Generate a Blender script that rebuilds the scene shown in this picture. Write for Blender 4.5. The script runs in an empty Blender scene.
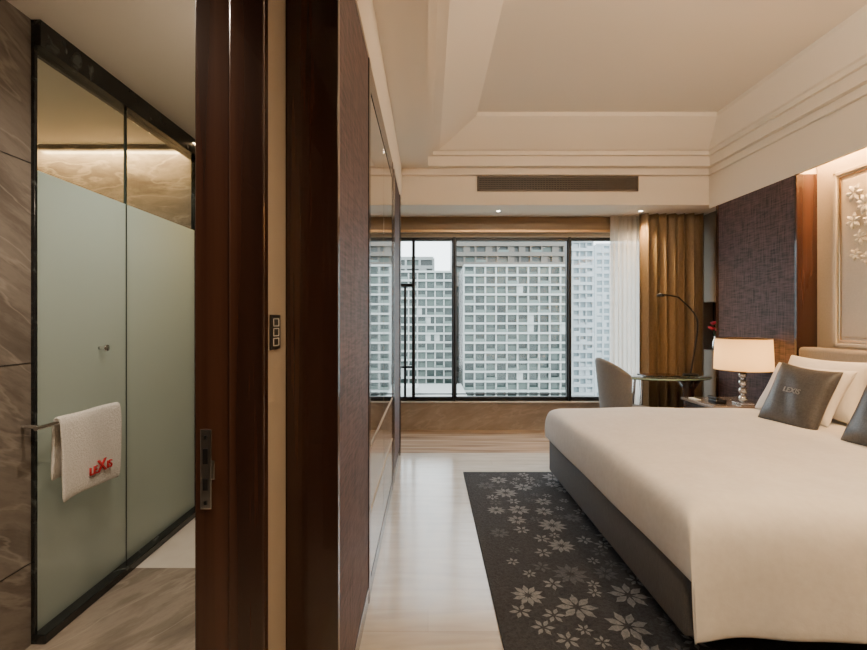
import bpy, math, random, bmesh
from mathutils import Vector, Matrix
random.seed(7)
scene = bpy.context.scene
col = scene.collection

# ---------------------------------------------------------------- materials
def newmat(name):
    m = bpy.data.materials.new(name); m.use_nodes = True
    nt = m.node_tree
    return m, nt, nt.nodes['Principled BSDF']

def mat(name, c, rough=0.5, metal=0.0, emis=None, es=0.0, bump=0.0, bscale=200, coat=0.0, sheen=0.0):
    m, nt, p = newmat(name)
    p.inputs['Base Color'].default_value = (*c, 1)
    p.inputs['Roughness'].default_value = rough
    p.inputs['Metallic'].default_value = metal
    p.inputs['Coat Weight'].default_value = coat
    p.inputs['Sheen Weight'].default_value = sheen
    if emis:
        p.inputs['Emission Color'].default_value = (*emis, 1)
        p.inputs['Emission Strength'].default_value = es
    tc = nt.nodes.new('ShaderNodeTexCoord')
    n = nt.nodes.new('ShaderNodeTexNoise'); n.inputs['Scale'].default_value = bscale
    nt.links.new(tc.outputs['Object'], n.inputs['Vector'])
    if bump > 0:
        b = nt.nodes.new('ShaderNodeBump'); b.inputs['Strength'].default_value = bump
        b.inputs['Distance'].default_value = 0.01
        nt.links.new(n.outputs['Fac'], b.inputs['Height'])
        nt.links.new(b.outputs['Normal'], p.inputs['Normal'])
    return m

def setramp(r, stops):
    el = r.color_ramp.elements
    while len(el) > 1: el.remove(el[-1])
    el[0].position = stops[0][0]; el[0].color = (*stops[0][1], 1)
    for s, c in stops[1:]:
        e = el.new(s); e.color = (*c, 1)

def mat_noise(name, stops, scale=(1,1,1), nscale=3.0, detail=6, dist=0.0, rough=0.4, bump=0.0, metal=0, coat=0, spec=0.5, rot=(0,0,0)):
    m, nt, p = newmat(name)
    tc = nt.nodes.new('ShaderNodeTexCoord')
    mp = nt.nodes.new('ShaderNodeMapping'); mp.inputs['Scale'].default_value = scale
    mp.inputs['Rotation'].default_value = rot
    n = nt.nodes.new('ShaderNodeTexNoise')
    n.inputs['Scale'].default_value = nscale; n.inputs['Detail'].default_value = detail
    n.inputs['Distortion'].default_value = dist
    r = nt.nodes.new('ShaderNodeValToRGB'); setramp(r, stops)
    L = nt.links.new
    L(tc.outputs['Object'], mp.inputs['Vector']); L(mp.outputs['Vector'], n.inputs['Vector'])
    L(n.outputs['Fac'], r.inputs['Fac']); L(r.outputs['Color'], p.inputs['Base Color'])
    p.inputs['Roughness'].default_value = rough; p.inputs['Metallic'].default_value = metal
    p.inputs['Coat Weight'].default_value = coat
    p.inputs['Specular IOR Level'].default_value = spec
    if bump:
        b = nt.nodes.new('ShaderNodeBump'); b.inputs['Strength'].default_value = bump; b.inputs['Distance'].default_value = .01
        L(n.outputs['Fac'], b.inputs['Height']); L(b.outputs['Normal'], p.inputs['Normal'])
    return m

def marble(name, base, vein, rot, scale=(1,1,1), rough=.18, vs=.25, warp=.22):
    m, nt, p = newmat(name); L = nt.links.new
    tc = nt.nodes.new('ShaderNodeTexCoord')
    w0 = nt.nodes.new('ShaderNodeTexNoise'); w0.inputs['Scale'].default_value=1.1; w0.inputs['Detail'].default_value=2
    L(tc.outputs['Object'], w0.inputs[0])
    sc = nt.nodes.new('ShaderNodeVectorMath'); sc.operation='SCALE'; sc.inputs['Scale'].default_value=warp
    L(w0.outputs['Color'], sc.inputs[0])
    ad = nt.nodes.new('ShaderNodeVectorMath'); ad.operation='ADD'; L(tc.outputs['Object'], ad.inputs[0]); L(sc.outputs[0], ad.inputs[1])
    r1 = nt.nodes.new('ShaderNodeMapping'); r1.inputs['Rotation'].default_value=rot; L(ad.outputs[0], r1.inputs[0])
    mp = nt.nodes.new('ShaderNodeMapping'); mp.inputs['Scale'].default_value=scale; L(r1.outputs[0], mp.inputs[0])
    n1 = nt.nodes.new('ShaderNodeTexNoise'); n1.inputs['Scale'].default_value=1.5; n1.inputs['Detail'].default_value=14; n1.inputs['Roughness'].default_value=.68
    L(mp.outputs[0], n1.inputs[0])
    rp = nt.nodes.new('ShaderNodeValToRGB'); setramp(rp, base); L(n1.outputs['Fac'], rp.inputs[0])
    n2 = nt.nodes.new('ShaderNodeTexNoise'); n2.inputs['Scale'].default_value=1.9; n2.inputs['Detail'].default_value=5; n2.inputs['Roughness'].default_value=.5
    mo = nt.nodes.new('ShaderNodeMapping'); mo.inputs['Location'].default_value=(3.1,5.7,1.3); L(mp.outputs[0], mo.inputs[0]); L(mo.outputs[0], n2.inputs[0])
    v = nt.nodes.new('ShaderNodeValToRGB'); setramp(v, [(.475,(0,0,0)),(.497,(1,1,1)),(.503,(1,1,1)),(.52,(0,0,0))]); L(n2.outputs['Fac'], v.inputs[0])
    ml = nt.nodes.new('ShaderNodeMath'); ml.operation='MULTIPLY'; ml.inputs[1].default_value=vs; L(v.outputs['Color'], ml.inputs[0])
    mx = nt.nodes.new('ShaderNodeMix'); mx.data_type='RGBA'; mx.inputs[7].default_value=(*vein,1)
    L(ml.outputs[0], mx.inputs[0]); L(rp.outputs['Color'], mx.inputs[6]); L(mx.outputs[2], p.inputs['Base Color'])
    p.inputs['Roughness'].default_value=rough
    return m

M = {}
M['ceil'] = mat('ceiling_paint', (.79,.725,.64), .85, bump=.02)
M['wallp'] = mat('wall_paint', (.58,.52,.44), .8, bump=.05)
M['wallgrey'] = mat('wall_grey_beige', (.21,.175,.14), .7, bump=.1)
M['wood'] = mat_noise('dark_red_wood', [(.25,(.014,.006,.004)),(.5,(.030,.012,.008)),(.75,(.078,.032,.019))], (4,4,.12), 3, 8, .2, .24, coat=.3)
M['mirror'] = mat('mirror_glass', (.58,.57,.56), .03, 1.0)
M['taupegloss'] = mat('taupe_lacquer', (.22,.18,.15), .18, coat=.5)
M['black'] = mat('black_metal', (.012,.012,.014), .35, .3)
M['blackstone'] = mat_noise('black_marble', [(.3,(.008,.009,.010)),(.62,(.02,.022,.022)),(.72,(.08,.09,.085))], (3,3,3), 4, 8, 1.2, .2)
M['chrome'] = mat('chrome', (.75,.75,.76), .15, 1)
M['marble'] = marble('grey_brown_marble', [(.30,(.085,.070,.058)),(.44,(.14,.116,.097)),(.52,(.20,.17,.143)),(.62,(.155,.13,.108)),(.75,(.24,.205,.175))], (.38,.33,.28), (.5,0,0), (1,.7,3.4), .18, .32)
M['marblefloor'] = marble('grey_brown_marble_floor', [(.30,(.16,.13,.105)),(.44,(.24,.20,.16)),(.52,(.32,.27,.22)),(.62,(.25,.205,.165)),(.75,(.37,.315,.26))], (.48,.42,.35), (0,0,.6), (3.0,.8,1), .12, .3)
M['marblewhite'] = mat_noise('cream_marble', [(.3,(.68,.62,.54)),(.6,(.78,.73,.66))], (1,1,1), 2, 8, 1, .2)
M['sillstone'] = marble('sill_travertine', [(.30,(.23,.195,.165)),(.48,(.30,.26,.225)),(.62,(.37,.325,.285)),(.75,(.29,.25,.215))], (.46,.41,.36), (0,.35,0), (.9,1,2.6), .25, .35)
M['windowfloor'] = mat_noise('striped_stone_floor', [(.3,(.21,.145,.10)),(.5,(.33,.245,.18)),(.7,(.43,.335,.255))], (.4,6,1), 2.5, 8, .5, .14)
M['white'] = mat('white_plastic', (.8,.8,.78), .4)
M['brass'] = mat('bronze_trim', (.42,.27,.14), .3, .9)
M['gold_header'] = mat_noise('wood_header', [(.3,(.13,.085,.045)),(.7,(.22,.15,.08))], (.5,1,6), 3, 5, .2, .4)

def fabric(name, c1, c2, sx, sz, rough=.9, bump=.4):
    m, nt, p = newmat(name); L = nt.links.new
    tc = nt.nodes.new('ShaderNodeTexCoord')
    a = nt.nodes.new('ShaderNodeMapping'); a.inputs['Scale'].default_value = sx
    b = nt.nodes.new('ShaderNodeMapping'); b.inputs['Scale'].default_value = sz
    n1 = nt.nodes.new('ShaderNodeTexNoise'); n2 = nt.nodes.new('ShaderNodeTexNoise')
    for n in (n1,n2): n.inputs['Scale'].default_value = 1; n.inputs['Detail'].default_value = 4
    L(tc.outputs['Object'], a.inputs[0]); L(tc.outputs['Object'], b.inputs[0])
    L(a.outputs[0], n1.inputs[0]); L(b.outputs[0], n2.inputs[0])
    mx = nt.nodes.new('ShaderNodeMath'); mx.operation='ADD'
    L(n1.outputs['Fac'], mx.inputs[0]); L(n2.outputs['Fac'], mx.inputs[1])
    ml = nt.nodes.new('ShaderNodeMapRange'); ml.inputs['From Min'].default_value=.75; ml.inputs['From Max'].default_value=1.25
    L(mx.outputs[0], ml.inputs['Value'])
    mix = nt.nodes.new('ShaderNodeMix'); mix.data_type='RGBA'
    mix.inputs[6].default_value=(*c1,1); mix.inputs[7].default_value=(*c2,1)
    L(ml.outputs[0], mix.inputs[0]); L(mix.outputs[2], p.inputs['Base Color'])
    p.inputs['Roughness'].default_value = rough
    bm = nt.nodes.new('ShaderNodeBump'); bm.inputs['Strength'].default_value=bump; bm.inputs['Distance'].default_value=.004
    L(ml.outputs[0], bm.inputs['Height']); L(bm.outputs[0], p.inputs['Normal'])
    return m
M['purple'] = fabric('aubergine_linen', (.014,.008,.010), (.105,.062,.068), (8,10,90), (110,90,6), .6)
M['greyfab'] = fabric('grey_upholstery', (.11,.113,.122), (.16,.163,.172), (300,300,40), (40,300,300), .85,.2)
M['headfab'] = fabric('taupe_headboard', (.22,.19,.155), (.30,.26,.21), (300,300,40), (40,300,300), .8,.2)
M['silk'] = fabric('charcoal_silk', (.038,.038,.041), (.072,.071,.074), (200,40,40), (40,200,40), .36,.15)
M['sheet'] = fabric('white_linen', (.69,.685,.68), (.75,.745,.74), (30,30,30), (6,6,6), .85,.15)
M['towel'] = fabric('terry_towel', (.70,.66,.61), (.84,.80,.75), (250,250,250), (120,120,120), .95,.8)
M['rug'] = fabric('charcoal_rug', (.012,.013,.017), (.034,.037,.045), (200,200,200), (60,60,60), .95,.8)
M['rugfl'] = fabric('rug_flower_grey', (.11,.115,.125), (.21,.215,.23), (200,200,200), (60,60,60), .95,.8)
M['rugfl2'] = fabric('rug_flower_slate', (.045,.048,.058), (.085,.09,.10), (200,200,200), (60,60,60), .95,.8)
M['curt'] = fabric('brown_curtain', (.17,.115,.058), (.28,.195,.105), (300,300,20), (300,300,300), .45,.1)
M['chairfab'] = fabric('chair_fabric', (.13,.125,.12), (.19,.18,.17), (300,300,40), (40,300,300), .85,.2)
M['leather'] = fabric('cream_leather', (.55,.49,.39), (.61,.54,.44), (60,60,60), (150,150,150), .55,.1)
M['relief'] = mat('relief_cream', (.80,.76,.68), .5)
M['red'] = mat('red_thread', (.55,.02,.03), .7)
M['silver'] = mat('silver_thread', (.26,.25,.25), .4, .3)
M['petal'] = mat('red_petal', (.55,.03,.05), .6)
M['leaf'] = mat('leaf_green', (.05,.12,.03), .6)

def floor_planks():
    m, nt, p = newmat('pale_wood_floor'); L = nt.links.new
    tc = nt.nodes.new('ShaderNodeTexCoord')
    br = nt.nodes.new('ShaderNodeTexBrick')
    br.inputs['Scale'].default_value = 1; br.inputs['Brick Width'].default_value = 1.2
    br.inputs['Row Height'].default_value = .15; br.inputs['Mortar Size'].default_value = .0012
    br.inputs['Color1'].default_value = (.44,.40,.335,1); br.inputs['Color2'].default_value = (.49,.445,.38,1)
    br.inputs['Mortar'].default_value = (.35,.31,.26,1)
    L(tc.outputs['Object'], br.inputs['Vector'])
    mp = nt.nodes.new('ShaderNodeMapping'); mp.inputs['Scale'].default_value = (2,14,1)
    n = nt.nodes.new('ShaderNodeTexNoise'); n.inputs['Scale'].default_value = 1.5; n.inputs['Detail'].default_value = 8
    n.inputs['Distortion'].default_value = .5
    L(tc.outputs['Object'], mp.inputs[0]); L(mp.outputs[0], n.inputs[0])
    mr = nt.nodes.new('ShaderNodeMapRange'); mr.inputs['To Min'].default_value=.86; mr.inputs['To Max'].default_value=1.08
    mr.inputs['From Min'].default_value=.3; mr.inputs['From Max'].default_value=.7
    L(n.outputs['Fac'], mr.inputs['Value'])
    mx = nt.nodes.new('ShaderNodeVectorMath'); mx.operation='MULTIPLY'
    L(br.outputs['Color'], mx.inputs[0]); L(mr.outputs[0], mx.inputs[1])
    L(mx.outputs[0], p.inputs['Base Color'])
    p.inputs['Roughness'].default_value = .2; p.inputs['Specular IOR Level'].default_value=.8
    p.inputs['Coat Weight'].default_value=.4; p.inputs['Coat Roughness'].default_value=.12
    return m
M['floor'] = floor_planks()

def mixshader(name, build):
    m = bpy.data.materials.new(name); m.use_nodes=True; nt=m.node_tree
    for n in list(nt.nodes): nt.nodes.remove(n)
    out = nt.nodes.new('ShaderNodeOutputMaterial'); s = build(nt); nt.links.new(s.outputs[0], out.inputs['Surface']); return m
def clearglass(tint=(1,1,1), gl=.06):
    def b(nt):
        t = nt.nodes.new('ShaderNodeBsdfTransparent'); t.inputs[0].default_value=(*tint,1)
        g = nt.nodes.new('ShaderNodeBsdfGlossy'); g.inputs['Roughness'].default_value=.02
        mx = nt.nodes.new('ShaderNodeMixShader'); mx.inputs[0].default_value=gl
        nt.links.new(t.outputs[0], mx.inputs[1]); nt.links.new(g.outputs[0], mx.inputs[2]); return mx
    return b
M['glass'] = mixshader('clear_glass', clearglass((.95,.97,.96), .03))
M['showerglass'] = mixshader('shower_clear_glass', clearglass((.84,.87,.82), .08))
def frost(nt):
    t = nt.nodes.new('ShaderNodeBsdfTranslucent'); t.inputs[0].default_value=(.655,.72,.67,1)
    d = nt.nodes.new('ShaderNodeBsdfDiffuse'); d.inputs[0].default_value=(.36,.41,.385,1)
    g = nt.nodes.new('ShaderNodeBsdfGlossy'); g.inputs['Roughness'].default_value=.10
    a = nt.nodes.new('ShaderNodeMixShader'); a.inputs[0].default_value=.42
    b = nt.nodes.new('ShaderNodeMixShader'); b.inputs[0].default_value=.09
    nt.links.new(t.outputs[0], a.inputs[1]); nt.links.new(d.outputs[0], a.inputs[2])
    nt.links.new(a.outputs[0], b.inputs[1]); nt.links.new(g.outputs[0], b.inputs[2]); return b
M['frost'] = mixshader('frosted_glass', frost)
def sheer(nt):
    t = nt.nodes.new('ShaderNodeBsdfTranslucent'); t.inputs[0].default_value=(.93,.88,.81,1)
    d = nt.nodes.new('ShaderNodeBsdfDiffuse'); d.inputs[0].default_value=(.88,.83,.75,1)
    tr = nt.nodes.new('ShaderNodeBsdfTransparent')
    a = nt.nodes.new('ShaderNodeMixShader'); a.inputs[0].default_value=.35
    b = nt.nodes.new('ShaderNodeMixShader'); b.inputs[0].default_value=.2
    nt.links.new(t.outputs[0], a.inputs[1]); nt.links.new(d.outputs[0], a.inputs[2])
    nt.links.new(a.outputs[0], b.inputs[1]); nt.links.new(tr.outputs[0], b.inputs[2]); return b
M['sheer'] = mixshader('sheer_voile', sheer)
def shade(nt):
    t = nt.nodes.new('ShaderNodeBsdfTranslucent'); t.inputs[0].default_value=(.85,.66,.40,1)
    d = nt.nodes.new('ShaderNodeBsdfDiffuse'); d.inputs[0].default_value=(.8,.66,.46,1)
    a = nt.nodes.new('ShaderNodeMixShader'); a.inputs[0].default_value=.6
    nt.links.new(t.outputs[0], a.inputs[1]); nt.links.new(d.outputs[0], a.inputs[2]); return a
M['shade'] = mixshader('lamp_shade_fabric', shade)
M['crystal'] = mat('crystal', (.78,.76,.74), .08, .75)
M['bulb'] = mat('warm_led', (1,1,1), .5, emis=(1,.85,.65), es=14)
M['dtop'] = mat('dark_green_glass', (.03,.05,.045), .06, coat=1)
M['dedge'] = mat('glass_edge_green', (.30,.42,.36), .15)

# ---------------------------------------------------------------- geometry helpers
def link(o, parent=None):
    col.objects.link(o)
    if parent: o.parent = parent
    return o
def mesh(name, verts, faces, mats, fm=None, smooth=False, parent=None):
    me = bpy.data.meshes.new(name); me.from_pydata([tuple(v) for v in verts], [], faces)
    for m in mats: me.materials.append(m)
    if fm:
        for i, f in enumerate(me.polygons): f.material_index = fm[i]
    if smooth:
        for f in me.polygons: f.use_smooth = True
    me.update()
    return link(bpy.data.objects.new(name, me), parent)
def boxes(name, bl, mats, bevel=0.0, parent=None, seg=2):
    V=[];F=[];fm=[]
    for b in bl:
        x0,x1,y0,y1,z0,z1 = b[:6]; mi = b[6] if len(b)>6 else 0
        k=len(V)
        V += [(x0,y0,z0),(x1,y0,z0),(x1,y1,z0),(x0,y1,z0),(x0,y0,z1),(x1,y0,z1),(x1,y1,z1),(x0,y1,z1)]
        F += [(k,k+3,k+2,k+1),(k+4,k+5,k+6,k+7),(k,k+1,k+5,k+4),(k+1,k+2,k+6,k+5),(k+2,k+3,k+7,k+6),(k+3,k,k+4,k+7)]
        fm += [mi]*6
    o = mesh(name, V, F, mats, fm, parent=parent)
    if bevel:
        md=o.modifiers.new('bevel','BEVEL'); md.width=bevel; md.segments=seg; md.limit_method='ANGLE'
        for f in o.data.polygons: f.use_smooth = seg>2
    return o
def empty(name, loc=(0,0,0)):
    e = bpy.data.objects.new(name, None); e.location = loc; e.empty_display_size=.1; return link(e)
def lathe(name, prof, c, mats, seg=32, parent=None, sx=1, sy=1, smooth=True):
    V=[];F=[]
    for r,z in prof:
        for i in range(seg):
            a=2*math.pi*i/seg; V.append((c[0]+r*sx*math.cos(a), c[1]+r*sy*math.sin(a), c[2]+z))
    n=len(prof)
    for j in range(n-1):
        for i in range(seg):
            i2=(i+1)%seg; F.append((j*seg+i,j*seg+i2,(j+1)*seg+i2,(j+1)*seg+i))
    if prof[0][0]>1e-6: F.append(tuple(reversed(range(seg))))
    if prof[-1][0]>1e-6: F.append(tuple(range((n-1)*seg,n*seg)))
    return mesh(name,V,F,mats,smooth=smooth,parent=parent)
def tube(name, pts, r, mats, parent=None, smoothc=False):
    cu = bpy.data.curves.new(name,'CURVE'); cu.dimensions='3D'; cu.bevel_depth=r; cu.bevel_resolution=4; cu.use_fill_caps=True
    if smoothc:
        s=cu.splines.new('NURBS'); s.points.add(len(pts)-1); s.use_endpoint_u=True; s.order_u=3
    else:
        s=cu.splines.new('POLY'); s.points.add(len(pts)-1)
    for p,q in zip(s.points,pts): p.co=(*q,1)
    for m in mats: cu.materials.append(m)
    return link(bpy.data.objects.new(name,cu),parent)
def text(name, s, size, m, loc, rot, parent=None, ext=.0015):
    cu=bpy.data.curves.new(name,'FONT'); cu.body=s; cu.size=size; cu.extrude=ext; cu.align_x='CENTER'; cu.align_y='CENTER'; cu.offset=.0005
    cu.materials.append(m); o=bpy.data.objects.new(name,cu); o.location=loc; o.rotation_euler=rot; return link(o,parent)
def area(name, loc, rot, sx, sy, e, c, parent=None, spread=None):
    l=bpy.data.lights.new(name,'AREA'); l.shape='RECTANGLE'; l.size=sx; l.size_y=sy; l.energy=e; l.color=c
    if spread: l.spread=spread
    o=bpy.data.objects.new(name,l); o.location=loc; o.rotation_euler=rot; return link(o,parent)
def downlight(x,y,z,e,c=(1,.82,.60),ang=110,name='recessed_downlight',blend=.8):
    em=empty(name,(x,y,z))
    lathe('trim_ring',[(.022,-.001),(.032,-.003),(.035,-.001),(.035,.0),(.022,0)],(0,0,0),[M['white']],24,em)
    lathe('led',[(.0,-.0012),(.021,-.0012)],(0,0,0),[M['bulb']],24,em)
    l=bpy.data.lights.new('spot','SPOT'); l.energy=e; l.color=c; l.spot_size=math.radians(ang); l.spot_blend=blend; l.shadow_soft_size=.04
    o=bpy.data.objects.new('spot',l); o.location=(0,0,-.015); link(o,em)

# ---------------------------------------------------------------- room shell
boxes('floor', [(-.443,3.45,-2.1,4.57,-.1,0)], [M['floor']])
boxes('floor_window_bay', [(-.68,3.45,4.57,5.52,-.1,0)], [M['windowfloor']])
boxes('floor_bathroom', [(-2.9,-.443,-2.1,2.45,-.1,0,0),(-2.9,-.443,2.45,3.3,-.1,0,1)], [M['marblefloor'],M['marblewhite']])
boxes('wall_window', [(-.75,3.6,5.52,5.72,-.1,.33,1),(-.75,3.6,5.52,5.72,2.37,3.5,0),(3.0,3.6,5.52,5.72,.33,2.37,0),(-.75,-.607,5.52,5.72,.33,2.37,0)], [M['wallp'],M['sillstone']])
boxes('trim_1', [(-.607,3.27,5.48,5.74,.33,.35)], [M['sillstone']], .004)
boxes('wall_right', [(3.20,3.45,.9,3.7,0,2.8,0),(3.27,3.45,4.73,5.02,0,2.59,1),(3.27,3.45,5.42,5.52,0,2.59,1),
                     (3.27,3.45,5.02,5.42,0,1.0,1),(3.27,3.45,5.02,5.42,1.56,2.59,1),(3.43,3.45,5.02,5.42,1.0,1.56,2),(3.45,3.6,-.0,5.72,-.1,3.5,0)], [M['leather'],M['wallgrey'],M['wood']])
boxes('wall_panel_aubergine', [(3.035,3.45,3.72,4.73,0,2.55,0),(3.03,3.45,3.70,3.72,0,2.55,1),(3.03,3.05,4.70,4.735,0,2.55,1)], [M['purple'],M['wood']])
boxes('wall_near', [(1.1,3.6,.8,.9,0,3.5)], [M['wallp']])
boxes('wall_corridor_right', [(1.1,1.2,-2.1,.8,0,3.5)], [M['wallp']])
boxes('wall_back', [(-2.95,1.2,-2.2,-2.1,-.1,3.5)], [M['wallp']])
boxes('wall_corridor_left', [(-.605,-.443,1.22,1.4,0,3.4,0),(-.605,-.443,-2.1,.15,0,3.4,0),(-.605,-.443,.15,1.22,2.3,3.4,0)], [M['wallgrey']])
boxes('wall_bathroom_right', [(-.62,-.606,1.22,5.72,0,3.4,0),(-.62,-.606,-2.1,.15,0,3.4,0)], [M['marble']])
boxes('wall_bathroom_left', [(-1.85,-1.65,-2.1,1.87,0,2.60,0)], [M['marble']])
boxes('trim_3', [(-1.651,-1.6485,-2.1,1.87,z,z+.003) for z in (.34,1.17,2.0)], [M['black']])
boxes('wall_bathroom_far', [(-2.95,-.62,3.2,3.3,0,2.60,0)], [M['marble']])
boxes('wall_bathroom_outer', [(-3.0,-2.9,-2.1,3.3,-.1,3.4,0)], [M['marble']])
boxes('ceiling_bathroom', [(-2.95,-.61,-2.1,3.3,2.60,2.7,0)], [M['ceil']])
boxes('ceiling_roof_slab', [(-3.0,3.6,-2.2,5.72,3.5,3.6,0)], [M['ceil']])
boxes('ceiling_window_soffit', [(-.68,3.45,4.85,5.52,2.59,3.45)], [M['ceil']])
boxes('ceiling_corridor', [(-.443,1.1,-2.1,.9,2.59,2.7)], [M['ceil']])
def coffer():
    loops=[ (-.68,3.2,.9,4.85,2.97),(0.0,2.96,1.3,4.73,2.97),(0.0,2.96,1.3,4.73,3.07),(.05,2.93,1.36,4.69,3.07),(.05,2.93,1.36,4.69,3.11),(.12,2.91,1.42,4.66,3.12),(.47,2.82,1.8,4.39,3.34),(.47,2.82,1.8,4.39,3.38)]
    V=[];F=[]
    for x0,x1,y0,y1,z in loops: V+=[(x0,y0,z),(x1,y0,z),(x1,y1,z),(x0,y1,z)]
    for k in range(len(loops)-1):
        for i in range(4):
            j=(i+1)%4; F.append((k*4+i,(k+1)*4+i,(k+1)*4+j,k*4+j))
    k=(len(loops)-1)*4; F.append((k,k+3,k+2,k+1))
    mesh('ceiling_coffer',V,F,[M['ceil']])
coffer()
boxes('ceiling_bulkhead_left', [(-.68,-.28,1.4,4.85,2.605,2.97),(-.68,-.443,.9,1.4,2.605,3.4),(-.443,1.1,.88,.9,2.59,3.4)], [M['ceil']])
boxes('ceiling_bulkhead_right', [(3.03,3.055,.9,4.85,2.55,2.97),(3.055,3.45,.9,4.85,2.80,2.97),(3.055,3.45,3.72,4.85,2.55,2.8)], [M['ceil']])
boxes('trim_2', [(-.28,3.03,4.80,4.85,2.90,2.97),(3.0,3.03,.9,4.85,2.90,2.97)], [M['ceil']], .006)
boxes('baseboard_right', [(3.185,3.2,.9,1.6,0,.1)], [M['wood']])
boxes('trim_window_header', [(-.605,3.27,5.40,5.50,2.40,2.59,0),(-.605,3.27,5.38,5.40,2.40,2.43,1)], [M['gold_header'],M['brass']], .003)

hp=empty('wall_relief_panel')
y0,y1,z0,z1=.95,3.54,1.14,2.50
boxes('outer_moulding',[(3.182,3.2,y1-.03,y1,z0,z1),(3.182,3.2,y0,y0+.03,z0,z1),(3.182,3.2,y0,y1,z1-.03,z1),(3.182,3.2,y0,y1,z0,z0+.03)],[M['leather']],.006,hp)
boxes('bronze_inlay',[(3.192,3.2,y1-.055,y1-.045,z0+.05,z1-.05),(3.192,3.2,y0+.05,y1-.05,z1-.055,z1-.045),(3.192,3.2,y0+.05,y1-.05,z0+.045,z0+.055)],[M['brass']],0,hp)
boxes('padded_panel',[(3.186,3.2,y0+.08,y1-.08,z0+.08,z1-.08)],[M['leather']],.008,hp,3)
def flower(cx,cy,r,n,rot,z,inner=.12,wid=.34):
    V=[];F=[]
    for k in range(n):
        a=rot+2*math.pi*k/n; ca,sa=math.cos(a),math.sin(a)
        pr=[(inner*r,0),(.42*r,wid*r*.62),(.66*r,wid*r*.72),(.80*r,wid*r*.35),(1.0*r,0),(.80*r,-wid*r*.35),(.66*r,-wid*r*.72),(.42*r,-wid*r*.62)]
        b=len(V)
        for px,py in pr: V.append((cx+px*ca-py*sa, cy+px*sa+py*ca, z))
        F.append(tuple(range(b,b+len(pr))))
    return V,F
def relief():
    V=[];F=[]
    rnd=random.Random(5); spots=[(3.36,2.30,.07),(3.27,2.20,.08),(3.36,2.09,.065),(3.22,2.07,.07),(3.31,1.96,.06),(3.17,2.32,.08),(3.12,2.17,.085),(3.19,1.92,.07),(3.35,1.84,.05),(3.07,2.02,.08),(3.26,1.80,.05),(3.04,2.30,.075)]
    for _ in range(2500):
        if len(spots)>46: break
        a,b,c=rnd.uniform(1.3,3.0),rnd.uniform(1.7,2.32),rnd.uniform(.055,.085)
        if all((a-p)**2+(b-q)**2>(.85*(c+s))**2 for p,q,s in spots): spots.append((a,b,c))
    for i,(cy,cz,r) in enumerate(spots):
        v,f=flower(0,0,r,8 if i%2 else 6,i*.37,0,.1,.30)
        x=3.184-.003*(i%4)
        for face in f:
            pts=[v[k] for k in face]; k0=len(V)
            for p in pts: V.append((x+.003,cy+p[0],cz+p[1]))
            for p in pts: V.append((x-.007,cy+p[0]*.96,cz+p[1]*.96))
            mx=sum(p[0] for p in pts)/8; my=sum(p[1] for p in pts)/8
            V.append((x-.018,cy+mx,cz+my)); c=len(V)-1
            for q in range(8):
                F.append((k0+q,k0+(q+1)%8,k0+8+(q+1)%8,k0+8+q)); F.append((k0+8+q,k0+8+(q+1)%8,c))
    mesh('flower_relief',V,F,[M['relief']],smooth=False,parent=hp)
relief()

def grille():
    bl=[(.53,2.26,4.83,4.85,2.875,2.895,0),(.53,2.26,4.83,4.85,2.735,2.755,0),(.53,.55,4.83,4.85,2.735,2.895,0),(2.24,2.26,4.83,4.85,2.735,2.895,0),
        (.55,2.24,4.846,4.849,2.755,2.875,1)]
    for i in range(5):
        z=2.77+i*.0215; bl.append((.55,2.24,4.832,4.846,z,z+.007,0))
    for i in range(1,57):
        x=.55+i*.0297; bl.append((x,x+.005,4.836,4.846,2.755,2.875,0))
    boxes('air_conditioning_grille',bl,[mat('grille_bronze',(.09,.072,.058),.5),M['black']])
grille()

# ---------------------------------------------------------------- window
def window():
    e=empty('window_1'); b=[]
    yy0,yy1=5.56,5.63
    b+=[(-.605,3.0,yy0,yy1,.35,.40),(-.605,3.0,yy0,yy1,2.33,2.37)]
    for x,w in ((-.605,.03),(-.20,.04),(.295,.06),(1.715,.06),(2.95,.05)): b.append((x,x+w,yy0,yy1,.35,2.37))
    b+=[(-.605,-.2,yy0,yy1,1.76,1.80),(-.30,-.27,5.58,5.62,.35,1.76),(-.605,-.2,5.58,5.62,.75,.78)]
    b+=[(.31,.34,5.53,5.56,.35,2.37),(1.73,1.76,5.53,5.56,.35,2.37)]
    boxes('frame',b,[M['black']],.004,e)
    boxes('glazing',[(-.6,2.98,5.595,5.60,.38,2.35)],[M['glass']],0,e)
    boxes('safety_rail',[(-.2,1.7,5.545,5.56,.43,.445)],[M['black']],0,e)
window()

# ---------------------------------------------------------------- exterior
def facade(name,x0,x1,y,z0,z1,sx,sz,mats,depth=.8,fw=.35,fh=.6,fill=.35,white=.12,balc=False):
    bl=[(x0,x1,y+depth,y+20,z0,z1,1)]
    n=int((x1-x0)/sx); m=int((z1-z0)/sz); cw=(x1-x0)/n; chh=(z1-z0)/m
    for i in range(n+1):
        x=x0+cw*i; bl.append((x-fw/2,x+fw/2,y,y+depth+.1,z0,z1,0))
    for j in range(m+1):
        z=z0+chh*j; bl.append((x0,x1,y+(-.5 if balc else .15),y+depth+.1,z-fh/2,z+fh/2,0))
    for j in range(m):
        for i in range(n):
            xx=x0+cw*i; zz=z0+chh*j; r=random.random()
            if r<white: bl.append((xx,xx+cw*.5,y+.1,y+depth,zz,zz+chh,0))
            elif r<white+fill: bl.append((xx+.2,xx+cw-.2,y+depth-.15,y+depth+.05,zz,zz+random.uniform(.3,.9)*chh,2))
            elif balc and (i+j)%3==0: bl.append((xx+.1,xx+cw-.1,y-.45,y-.3,zz,zz+chh*.42,2))
    return boxes(name,bl,mats)
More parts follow.
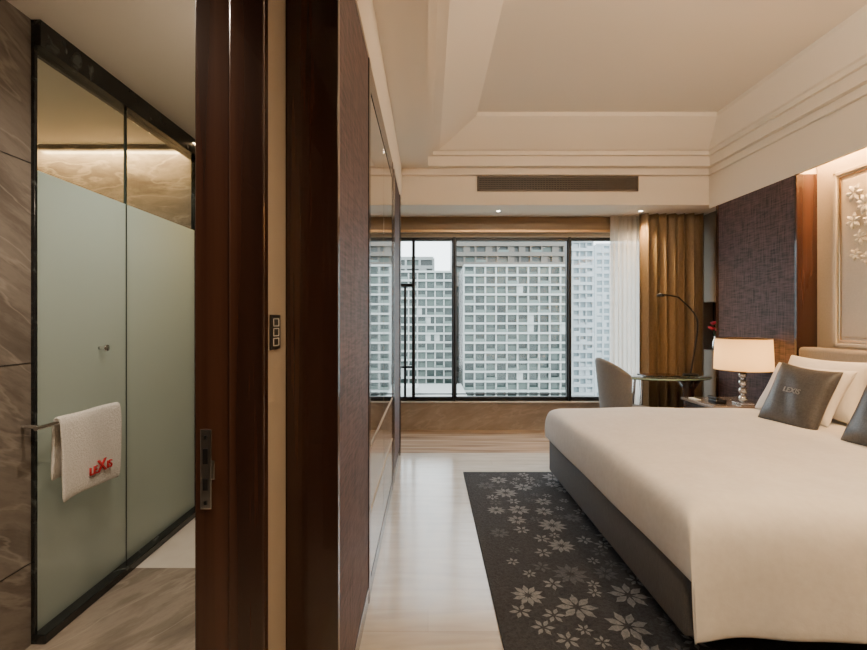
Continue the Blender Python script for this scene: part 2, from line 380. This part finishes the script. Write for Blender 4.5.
G=mat_noise('facade_glass',[(.35,(.016,.030,.028)),(.65,(.07,.105,.095))],(1,1,1),.35,5,0,.25)
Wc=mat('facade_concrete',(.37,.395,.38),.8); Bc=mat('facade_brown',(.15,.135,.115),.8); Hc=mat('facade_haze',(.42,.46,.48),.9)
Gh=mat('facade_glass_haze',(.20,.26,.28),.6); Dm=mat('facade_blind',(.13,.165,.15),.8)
Gb=mat('facade_glass_dark',(.04,.052,.048),.3)
facade('office_building',9,36,113,-60,15,2.6,2.35,[Wc,G,Dm],1.0,.40,.50,.30,.05,True)
facade('office_building.001',-40,6.5,118,-60,14,2.3,2.3,[Wc,G,Dm],.9,.36,.5,.3,.04,True)
facade('apartment_tower',8,43,142,-60,60,3.4,3.1,[Bc,Gb,Dm],1.2,.6,1.3,.3,.2,True)
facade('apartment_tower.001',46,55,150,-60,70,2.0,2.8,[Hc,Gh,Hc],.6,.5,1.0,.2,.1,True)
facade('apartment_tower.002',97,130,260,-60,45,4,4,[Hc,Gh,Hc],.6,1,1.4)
facade('apartment_tower.003',-140,2.0,165,-60,24,5,3.2,[Wc,Gb,Dm],.9,.8,1.2,.3,.2)
boxes('podium_roof',[(-20,8.2,76,112,-24,-14.5,0),(-20,8.2,76,76.6,-14.5,-13.6,0),(-6,-2,92,98,-14.5,-12.5,0),(0,6,86,90,-14.5,-13.2,0)],[mat('roof_membrane',(.42,.44,.42),.9)])
boxes('street_ground',[(-300,300,20,600,-61,-60)],[mat('asphalt_ground',(.2,.22,.2),.9)])

# ---------------------------------------------------------------- wardrobe
wd=empty('wardrobe')
boxes('carcass',[(-.600,-.30,1.43,4.60,.0,2.60)],[M['wood']],0,wd)
boxes('end_panel',[(-.443,-.28,1.402,1.43,0,2.60)],[M['wood']],.003,wd)
boxes('fabric_panels',[(-.30,-.284,1.44,2.14,.08,2.60),(-.30,-.284,3.78,4.48,.08,2.60)],[M['purple']],.002,wd)
boxes('posts',[(-.30,-.279,2.14,2.20,0,2.6),(-.30,-.279,3.56,3.62,0,2.6),(-.30,-.279,3.72,3.78,0,2.6),(-.30,-.275,4.48,4.60,0,2.6),(-.30,-.281,1.43,4.6,0,.08),
               (-.30,-.281,2.2,3.56,2.47,2.6)],[M['wood']],.002,wd)
boxes('mirror_doors',[(-.30,-.283,2.21,2.875,.74,2.46),(-.30,-.283,2.885,3.55,.74,2.46),(-.30,-.283,3.63,3.71,.08,2.6)],[M['mirror']],.002,wd)
boxes('drawer_fronts',[(-.30,-.283,2.21,2.875,.42,.725),(-.30,-.283,2.885,3.55,.42,.725),(-.30,-.283,2.21,2.875,.09,.405),(-.30,-.283,2.885,3.55,.09,.405)],[M['taupegloss']],.002,wd)
boxes('trim_edges',[(-.285,-.278,2.205,3.555,.728,.738),(-.285,-.278,2.205,3.555,.407,.417)],[M['brass']],0,wd)

# ---------------------------------------------------------------- door frame to bathroom
df=empty('door_1')
boxes('jamb',[(-.62,-.525,1.195,1.22,0,2.3),(-.525,-.432,1.185,1.22,0,2.3),(-.62,-.432,.13,.16,0,2.3),(-.62,-.432,.13,1.22,2.3,2.34)],[M['wood']],.004,df)
boxes('strike_plate',[(-.602,-.572,1.188,1.195,.85,1.06),(-.572,-.562,1.184,1.195,.93,.98)],[M['chrome']],.002,df)
boxes('strike_holes',[(-.594,-.581,1.186,1.189,.97,1.01),(-.594,-.581,1.186,1.189,.90,.93),(-.591,-.584,1.186,1.189,1.035,1.045),(-.591,-.584,1.186,1.189,.862,.872)],[M['black']],0,df)
d2=empty('door_2')
boxes('door_leaf',[(-.1,.8,-2.1,-2.05,0,2.15)],[M['wood']],.004,d2)
boxes('door_casing',[(-.17,-.1,-2.1,-2.04,0,2.22),(.8,.87,-2.1,-2.04,0,2.22),(-.17,.87,-2.1,-2.04,2.15,2.22)],[M['wood']],.004,d2)
tube('door_handle',[(.72,-2.05,1.0),(.72,-2.0,1.0),(.60,-2.0,1.0)],.01,[M['chrome']],d2)

sw=empty('light_switch')
boxes('plate',[(-.443,-.437,1.255,1.335,1.265,1.365)],[M['black']],.002,sw)
bl=[]
for i in range(3):
    z=1.276+i*.028
    for (a,b_,c,d) in ((1.272,1.318,z,z+.0015),(1.272,1.318,z+.0205,z+.022),(1.272,1.2745,z,z+.022),(1.3155,1.318,z,z+.022)):
        bl.append((-.4375,-.436,a,b_,c,d))
boxes('button_outlines',bl,[M['white']],0,sw)

# ---------------------------------------------------------------- bathroom
sh=empty('shower_glass_partition')
boxes('black_surround',[(-1.70,-1.61,1.87,3.2,2.49,2.60),(-1.66,-1.635,1.87,1.885,.04,2.49),(-1.67,-1.62,3.17,3.2,.04,2.49)],[M['blackstone']],.002,sh)
boxes('stone_curb',[(-1.72,-1.59,1.87,3.2,0,.04)],[M['blackstone']],.004,sh)
boxes('frosted_pane',[(-1.655,-1.645,1.885,2.45,.04,1.98),(-1.655,-1.645,2.456,3.17,.04,1.98)],[M['frost']],0,sh)
boxes('clear_pane',[(-1.655,-1.645,1.885,2.45,1.98,2.49),(-1.655,-1.645,2.456,3.17,1.98,2.49)],[M['showerglass']],0,sh)
boxes('seal_strip',[(-1.657,-1.643,2.449,2.456,.04,2.49)],[mat('seal_green',(.05,.07,.06),.3)],0,sh)
kn=lathe('door_knob',[(.0,0),(.016,.002),(.018,.012),(.012,.02),(.008,.03),(.008,.045)],(0,0,0),[M['chrome']],20,sh)
kn.rotation_euler=(0,-math.pi/2,0); kn.location=(-1.60,2.25,1.21)
tr=empty('towel_rail')
tube('rail',[(-1.57,1.80,.915),(-1.57,2.20,.915)],.010,[M['chrome']],tr)
tube('bracket_1',[(-1.57,1.83,.915),(-1.648,1.83,.915)],.008,[M['chrome']],tr)
tube('bracket_2',[(-1.57,2.18,.915),(-1.643,2.18,.915)],.008,[M['chrome']],tr)
def towel():
    prof=[(-1.590,.66),(-1.588,.78),(-1.586,.88),(-1.583,.92),(-1.575,.934),(-1.562,.934),(-1.554,.92),(-1.550,.88),(-1.545,.8),(-1.542,.7),(-1.54,.57)]
    ny=24; V=[];F=[]
    for (x,z) in prof:
        for j in range(ny+1):
            t=j/ny; y=1.90+.36*t+ .006*math.sin(z*9)
            dx=.006*math.sin(t*9+z*5); V.append((x+dx,y,z+ (.010*math.sin(t*4) if z<.7 else 0)))
    for i in range(len(prof)-1):
        for j in range(ny): a=i*(ny+1)+j; F.append((a,a+1,a+ny+2,a+ny+1))
    te=empty('hand_towel')
    o=mesh('cloth',V,F,[M['towel']],smooth=True,parent=te)
    s=o.modifiers.new('s','SOLIDIFY'); s.thickness=.012; s.offset=0
    s=o.modifiers.new('b','SUBSURF'); s.levels=1; s.render_levels=2
    R=(math.pi/2,0,math.pi/2)
    text('embroidery','LE',.050,M['red'],(-1.527,2.055,.66),R,te,.003)
    text('embroidery_x','X',.080,M['red'],(-1.527,2.108,.667),R,te,.003)
    text('embroidery_end','IS',.050,M['red'],(-1.527,2.158,.66),R,te,.003)
towel()
boxes('trim_shower_ledge',[(-2.9,-1.9,3.08,3.2,0,.5)],[M['marble']],.004)
vl=empty('bathroom_fill_light')  # added sconce, hidden behind the jamb, to brighten bathroom ceiling, walls and frosted glass
lathe('backplate',[(.001,0),(.05,0),(.05,.015),(.001,.015)],(0,0,0),[M['chrome']],24,vl)
vl.location=(-.62,1.95,2.0); vl.rotation_euler=(0,-math.pi/2,0)
tube('arm',[(0,0,0),(0,0,.10)],.008,[M['chrome']],vl)
pr=[(.045*math.sin(math.pi*k/12)+1e-7,.145-.045*math.cos(math.pi*k/12)) for k in range(13)]
lathe('fill_globe',pr,(0,0,0),[mat('fill_globe_glow',(1,1,1),.4,emis=(1,.82,.60),es=45)],24,vl)

# ---------------------------------------------------------------- rug
rg=empty('area_rug')
boxes('pile',[(.31,1.95,1.0,3.97,0.0,.012)],[M['rug']],.004,rg)
def rugflowers():
    rnd=random.Random(11); pts=[]; tries=0
    while len(pts)<105 and tries<9000:
        tries+=1
        x=.36+.78*(rnd.random()**.75); y=rnd.uniform(1.1,3.9); rr=rnd.choice((.04,.055,.07,.085,.10))
        if x-rr<.34: continue
        if x<.5+.12*math.sin(y*3.1) and rnd.random()<.75: continue
        if all((x-a)**2+(y-b)**2>(.88*(rr+c))**2 for a,b,c,_ in pts):
            pts.append((x,y,rr,1 if rnd.random()<.62 else 0))
    for which,mm,nm in ((1,M['rugfl'],'woven_flowers_light'),(0,M['rugfl2'],'woven_flowers_dark')):
        V=[];F=[]
        for i,(x,y,rr,w) in enumerate(pts):
            if w!=which: continue
            n=(10,8,8)[i%3] if rr>.06 else 6
            v,f=flower(x,y,rr,n,i*.5,.0126+.0001*(i%4),.16,.22 if n==10 else .25)
            b=len(V); V+=v; F+=[tuple(k+b for k in ff) for ff in f]
        mesh(nm,V,F,[mm],parent=rg)
rugflowers()

# ---------------------------------------------------------------- bed
bed=empty('bed')
boxes('plinth',[(1.14,3.00,1.92,3.66,.013,.08)],[M['black']],0,bed)
boxes('upholstered_base',[(1.025,3.02,1.80,3.82,.075,.345)],[M['greyfab']],.02,bed,3)
boxes('mattress',[(1.04,3.02,1.80,3.80,.34,.59)],[M['sheet']],.06,bed,5)
boxes('headboard',[(3.025,3.165,1.68,3.69,.2,1.13)],[M['headfab']],.03,bed,4)
def duvet():
    def dens(path,n):
        out=[]
        for i in range(len(path)-1):
            (a,b),(c,d)=path[i],path[i+1]; L=math.hypot(c-a,d-b); k=max(1,int(L/n))
            for j in range(k): out.append((a+(c-a)*j/k,b+(d-b)*j/k))
        out.append(path[-1]); return out
    U=dens([(1.002,.345),(.996,.42),(.999,.50),(1.008,.555),(1.026,.59),(1.055,.610),(1.10,.620),(1.25,.628),(3.015,.63)],.06)
    W=dens([(1.690,.135),(1.700,.25),(1.708,.40),(1.718,.50),(1.738,.56),(1.77,.598),(1.81,.62),(1.87,.632),(2.0,.636),(3.66,.636),(3.76,.62),(3.82,.58),(3.85,.50),(3.855,.345)],.06)
    V=[];F=[];nw=len(W)
    for (x,zx) in U:
        for (y,zy) in W:
            z=min(zx,zy)
            top=1 if z>.6 else 0
            dz=0; dy=0; dx=0
            if top: dz=.006*math.sin(x*3.1+y*2.3)+.003*math.sin(x*8-y*5)
            if y<1.75 and z<.55:
                k=(.6-z)/.5; dy=-.016*k*(math.sin(x*9)+.5*math.sin(x*19+1))
            if x<1.02: dx=.003*math.sin(y*7)*(.6-z)/.3
            V.append((x+dx,y+dy,z+dz))
    for i in range(len(U)-1):
        for j in range(nw-1): a=i*nw+j; F.append((a,a+nw,a+nw+1,a+1))
    o=mesh('duvet',V,F,[M['sheet']],smooth=True,parent=bed)
    s=o.modifiers.new('s','SOLIDIFY'); s.thickness=.012; s.offset=-1
    s=o.modifiers.new('b','SUBSURF'); s.levels=1; s.render_levels=2
duvet()
def pillow(name,w,h,t,m,loc,rot,parent=None,label=None):
    n=22; V=[];F=[]
    for s in (1,-1):
        for i in range(n+1):
            for j in range(n+1):
                u=-1+2*i/n; v=-1+2*j/n
                x=w/2*u*(.91+.09*v*v); y=h/2*v*(.91+.09*u*u)
                z=s*t/2*(max(0,(1-u**4))*max(0,(1-v**4)))**.6
                z+=s*.004*math.sin(7*u+3*v)*(1-u*u)*(1-v*v)
                V.append((x,y,z))
    N=(n+1)**2
    for i in range(n):
        for j in range(n):
            a=i*(n+1)+j; F.append((a,a+n+1,a+n+2,a+1)); F.append((N+a,N+a+1,N+a+n+2,N+a+n+1))
    e=empty(name,loc); e.rotation_euler=rot
    if parent: e.parent=parent
    o=mesh('cushion',V,F,[m],smooth=True,parent=e)
    bm=bmesh.new(); bm.from_mesh(o.data); bmesh.ops.remove_doubles(bm,verts=bm.verts,dist=.0005); bmesh.ops.recalc_face_normals(bm,faces=bm.faces); bm.to_mesh(o.data); bm.free()
    s=o.modifiers.new('b','SUBSURF'); s.levels=1; s.render_levels=1
    if label: text('embroidery',label,.05,M['silver'],(0,.02,t/2+.003),(0,0,0),e,.002)
    return e
r=math.radians
pillow('bed_pillow',.72,.46,.16,M['sheet'],(2.90,3.33,.855),(r(72),0,r(-90)))
pillow('bed_pillow',.72,.46,.16,M['sheet'],(2.90,2.50,.855),(r(72),0,r(-90)))
pillow('bed_pillow',.70,.44,.14,M['sheet'],(2.76,3.33,.82),(r(62),0,r(-90)))
pillow('bed_pillow',.70,.44,.14,M['sheet'],(2.76,2.50,.82),(r(62),0,r(-90)))
pillow('throw_pillow',.44,.48,.13,M['silk'],(2.57,3.13,.815),(r(66),r(4),r(-80)),None,'LEXIS')
pillow('throw_pillow',.48,.48,.13,M['silk'],(2.57,2.47,.825),(r(64),r(0),r(-90)),None,'LEXIS')

# ---------------------------------------------------------------- nightstand and lamp
ns=empty('nightstand')
boxes('cabinet',[(2.50,3.02,3.93,4.38,.05,.575)],[M['wood']],.004,ns)
boxes('plinth',[(2.53,3.0,3.95,4.36,0,.05)],[M['black']],0,ns)
boxes('drawer_fronts',[(2.488,2.50,3.94,4.37,.32,.56),(2.488,2.50,3.94,4.37,.07,.305)],[M['wood']],.002,ns)
boxes('stone_top',[(2.47,3.02,3.90,4.40,.575,.60)],[M['taupegloss']],.004,ns)
lp=empty('table_lamp',(2.80,4.0,.60))
boxes('foot',[(-.06,.06,-.06,.06,0,.018)],[M['crystal']],.003,lp)
z=.018
for i in range(4):
    R=.036; pr=[(R*math.sin(math.pi*k/12)+1e-7,z+R-R*math.cos(math.pi*k/12)) for k in range(13)]
    lathe('crystal_ball_%d'%(i+1),pr,(0,0,0),[M['crystal']],20,lp)
    lathe('collar_%d'%(i+1),[(.014,z+2*R-.004),(.018,z+2*R-.001),(.018,z+2*R+.003),(.014,z+2*R+.006)],(0,0,0),[M['chrome']],16,lp)
    z+=2*R-.002
tube('stem',[(0,0,z),(0,0,.5)],.006,[M['chrome']],lp)
sd=lathe('shade',[(.224,.31),(.214,.585)],(0,0,0),[M['shade']],48,lp)
bm=bmesh.new(); bm.from_mesh(sd.data); bmesh.ops.delete(bm,geom=[f for f in bm.faces if len(f.verts)>4],context='FACES_ONLY'); bm.to_mesh(sd.data); bm.free()
lathe('shade_ring_top',[(.211,.582),(.217,.582),(.217,.588),(.211,.588),(.211,.582)],(0,0,0),[M['brass']],48,lp)
lathe('shade_ring_bottom',[(.222,.307),(.227,.307),(.227,.313),(.222,.313),(.222,.307)],(0,0,0),[M['brass']],48,lp)
pl=bpy.data.lights.new('bulb','POINT'); pl.energy=14; pl.color=(1,.62,.30); pl.shadow_soft_size=.05
po=bpy.data.objects.new('bulb',pl); po.location=(0,0,.44); link(po,lp)
ph=empty('telephone')
boxes('body',[(2.56,2.66,4.0,4.12,.60,.635)],[M['black']],.008,ph,3)
boxes('handset',[(2.56,2.59,4.0,4.13,.637,.66)],[M['black']],.008,ph,3)
boxes('notepad',[(2.50,2.55,4.20,4.32,.60,.608)],[M['white']],.001)

# ---------------------------------------------------------------- desk
dk=empty('writing_desk')
lathe('glass_top',[(.001,.728),(.99,.728),(1.0,.732),(1.0,.748),(.99,.752),(.001,.752)],(2.54,4.84,0),[M['dtop']],64,dk,.48,.28)
lathe('glass_edge',[(.997,.733),(1.006,.735),(1.006,.746),(.997,.748)],(2.54,4.84,0),[M['dedge']],64,dk,.48,.28)
lathe('pedestal_base',[(.001,0),(1,0),(1,.02),(.001,.02)],(2.80,4.84,0),[M['black']],40,dk,.17,.2)
lathe('pedestal_column',[(.05,.02),(.045,.3),(.06,.60),(.13,.728)],(2.80,4.84,0),[M['wood']],32,dk)
tube('leg_1',[(2.22,4.72,0),(2.26,4.76,.73)],.016,[M['chrome']],dk)
tube('leg_2',[(2.22,4.96,0),(2.26,4.92,.73)],.016,[M['chrome']],dk)
boxes('desk_blotter',[(2.30,2.66,4.74,4.96,.752,.762)],[M['wood']],.003)
dl=empty('desk_lamp')
lathe('base',[(.001,0),(.075,0),(.075,.012),(.02,.02),(.001,.02)],(2.86,4.9,.752),[M['black']],32,dl)
tube('arm',[(2.86,4.9,.77),(2.90,4.9,1.0),(2.94,4.9,1.25),(2.93,4.9,1.38),(2.84,4.9,1.50),(2.72,4.9,1.60)],.008,[M['black']],dl,True)
tube('boom',[(2.74,4.9,1.59),(2.64,4.9,1.625),(2.54,4.9,1.625)],.008,[M['black']],dl,True)
lathe('head',[(.012,.02),(.028,.012),(.04,-.012),(.036,-.014),(.001,-.008)],(2.53,4.9,1.62),[M['black']],24,dl)

ch=empty('desk_chair')
def chair():
    V=[];F=[]; na=20; nz=10; cx,cy=2.03,4.58
    def pt(a,zt,rad):
        top=.97-.16*abs(a)**2.2/1.9
        z=.40+(top-.40)*zt
        lean=.06*zt
        x=cx-(rad+lean)*math.cos(a)*1.0; y=cy-(rad+.02*zt)*math.sin(a)
        return (x,y,z)
    for rad in (.26,.21):
        for i in range(na+1):
            a=-1.35+2.7*i/na
            for k in range(nz+1): V.append(pt(a,k/nz,rad))
    N=(na+1)*(nz+1)
    for i in range(na):
        for k in range(nz):
            a=i*(nz+1)+k; F.append((a,a+nz+1,a+nz+2,a+1)); F.append((N+a,N+a+1,N+a+nz+2,N+a+nz+1))
    for i in range(na):
        a=i*(nz+1)+nz; b=(i+1)*(nz+1)+nz; F.append((a,b,N+b,N+a)); a=i*(nz+1); b=(i+1)*(nz+1); F.append((b,a,N+a,N+b))
    for i in (0,na):
        for k in range(nz):
            a=i*(nz+1)+k; F.append((a,a+1,N+a+1,N+a) if i==0 else (a+1,a,N+a,N+a+1))
    o=mesh('backrest',V,F,[M['chairfab']],smooth=True,parent=ch)
    o.modifiers.new('s','SUBSURF').render_levels=1
    lathe('seat_cushion',[(.001,.36),(.22,.36),(.245,.39),(.245,.43),(.22,.46),(.001,.47)],(cx+.01,cy,0),[M['chairfab']],32,ch,1.05,1)
    for i,(dx,dy) in enumerate(((-.17,-.16),(-.17,.16),(.19,-.15),(.19,.15))):
        tube('leg_%d'%(i+1),[(cx+dx,cy+dy,.37),(cx+dx*1.15,cy+dy*1.15,0)],.016,[M['wood']],ch)
chair()

def curtain(name,x0,x1,y,z0,z1,amp,waves,m):
    n=waves*14; V=[];F=[]; nz=8
    for k in range(nz+1):
        z=z0+(z1-z0)*k/nz
        for i in range(n+1):
            t=i/n; ph=t*waves*2*math.pi
            V.append((x0+(x1-x0)*t+amp*.35*math.sin(2*ph), y+amp*math.sin(ph+.5*math.sin(3*t*6))*(1+.15*math.sin(5*t+z)), z))
    for k in range(nz):
        for i in range(n): a=k*(n+1)+i; F.append((a,a+1,a+n+2,a+n+1))
    return mesh(name,V,F,[m],smooth=True)
curtain('sheer_curtain',2.16,2.52,5.34,.02,2.585,.022,7,M['sheer'])
curtain('blackout_curtain',2.46,3.20,5.24,.02,2.585,.05,7,M['curt'])

fv=empty('flower_vase',(3.34,5.22,1.0))
lathe('vase',[(.03,0),(.045,.04),(.04,.10),(.022,.14),(.028,.16)],(0,0,0),[M['chrome']],24,fv)
for i in range(9):
    a=i*2.4; R=.02+.035*((i*37)%10)/10; h=.23+.1*((i*53)%10)/10
    tube('stem_%d'%i,[(0,0,.13),(R*math.cos(a)*.5,R*math.sin(a)*.5,.2),(R*math.cos(a),R*1.6*math.sin(a),h)],.003,[M['leaf']],fv)
    rr=.026
    lathe('bloom_%d'%i,[(.004,-.02),(rr,0),(rr*1.1,.014),(rr*.6,.012),(.002,.004)],(R*math.cos(a),R*1.6*math.sin(a),h),[M['petal']],8,fv,smooth=False)

# ---------------------------------------------------------------- lights
WARM=(1,.70,.40); SOFT=(1,.83,.64)
downlight(.80,5.12,2.59,65,WARM); downlight(2.42,5.12,2.59,110,(1,.66,.34))
downlight(.30,.35,2.59,100,WARM,150); downlight(.75,-.6,2.59,40,WARM,150)
downlight(1.6,1.1,2.97,150,(1,.68,.38),150); downlight(2.6,1.1,2.97,120,(1,.68,.38),150)
downlight(2.96,2.0,2.97,35,WARM,120)
downlight(-.80,1.75,2.60,80,SOFT,150); downlight(-1.15,.9,2.60,85,SOFT,150)
downlight(-2.2,2.3,2.60,130,(1,.95,.85),150)
area('headboard_cove_light',(3.12,2.3,2.78),(0,0,0),.06,2.7,110,(1,.53,.20))
area('shower_cove_light',(-2.2,3.12,2.57),(0,0,0),1.2,.05,42,(1,.66,.34))
area('coffer_cove_light',(1.5,1.45,3.12),(r(140),0,0),2.6,.06,65,(1,.80,.58))

# ---------------------------------------------------------------- world
w=bpy.data.worlds.new('overcast'); scene.world=w; w.use_nodes=True
nt=w.node_tree; bg=nt.nodes['Background']
tc=nt.nodes.new('ShaderNodeTexCoord'); sp=nt.nodes.new('ShaderNodeSeparateXYZ'); rp=nt.nodes.new('ShaderNodeValToRGB')
nt.links.new(tc.outputs['Generated'],sp.inputs[0]); nt.links.new(sp.outputs[2],rp.inputs[0])
rp.color_ramp.elements[0].position=.0; rp.color_ramp.elements[0].color=(.88,.95,1,1)
rp.color_ramp.elements[1].position=.6; rp.color_ramp.elements[1].color=(.85,.92,1,1)
nt.links.new(rp.outputs[0],bg.inputs[0]); bg.inputs[1].default_value=6.0

# ---------------------------------------------------------------- camera
cd=bpy.data.cameras.new('camera'); cd.sensor_width=36; cd.lens=450/867*36; cd.shift_x=.0063; cd.shift_y=-.0058; cd.clip_start=.02; cd.clip_end=1000
co=bpy.data.objects.new('camera',cd); co.location=(0,0,1.35); co.rotation_euler=(math.pi/2,0,0); link(co); scene.camera=co
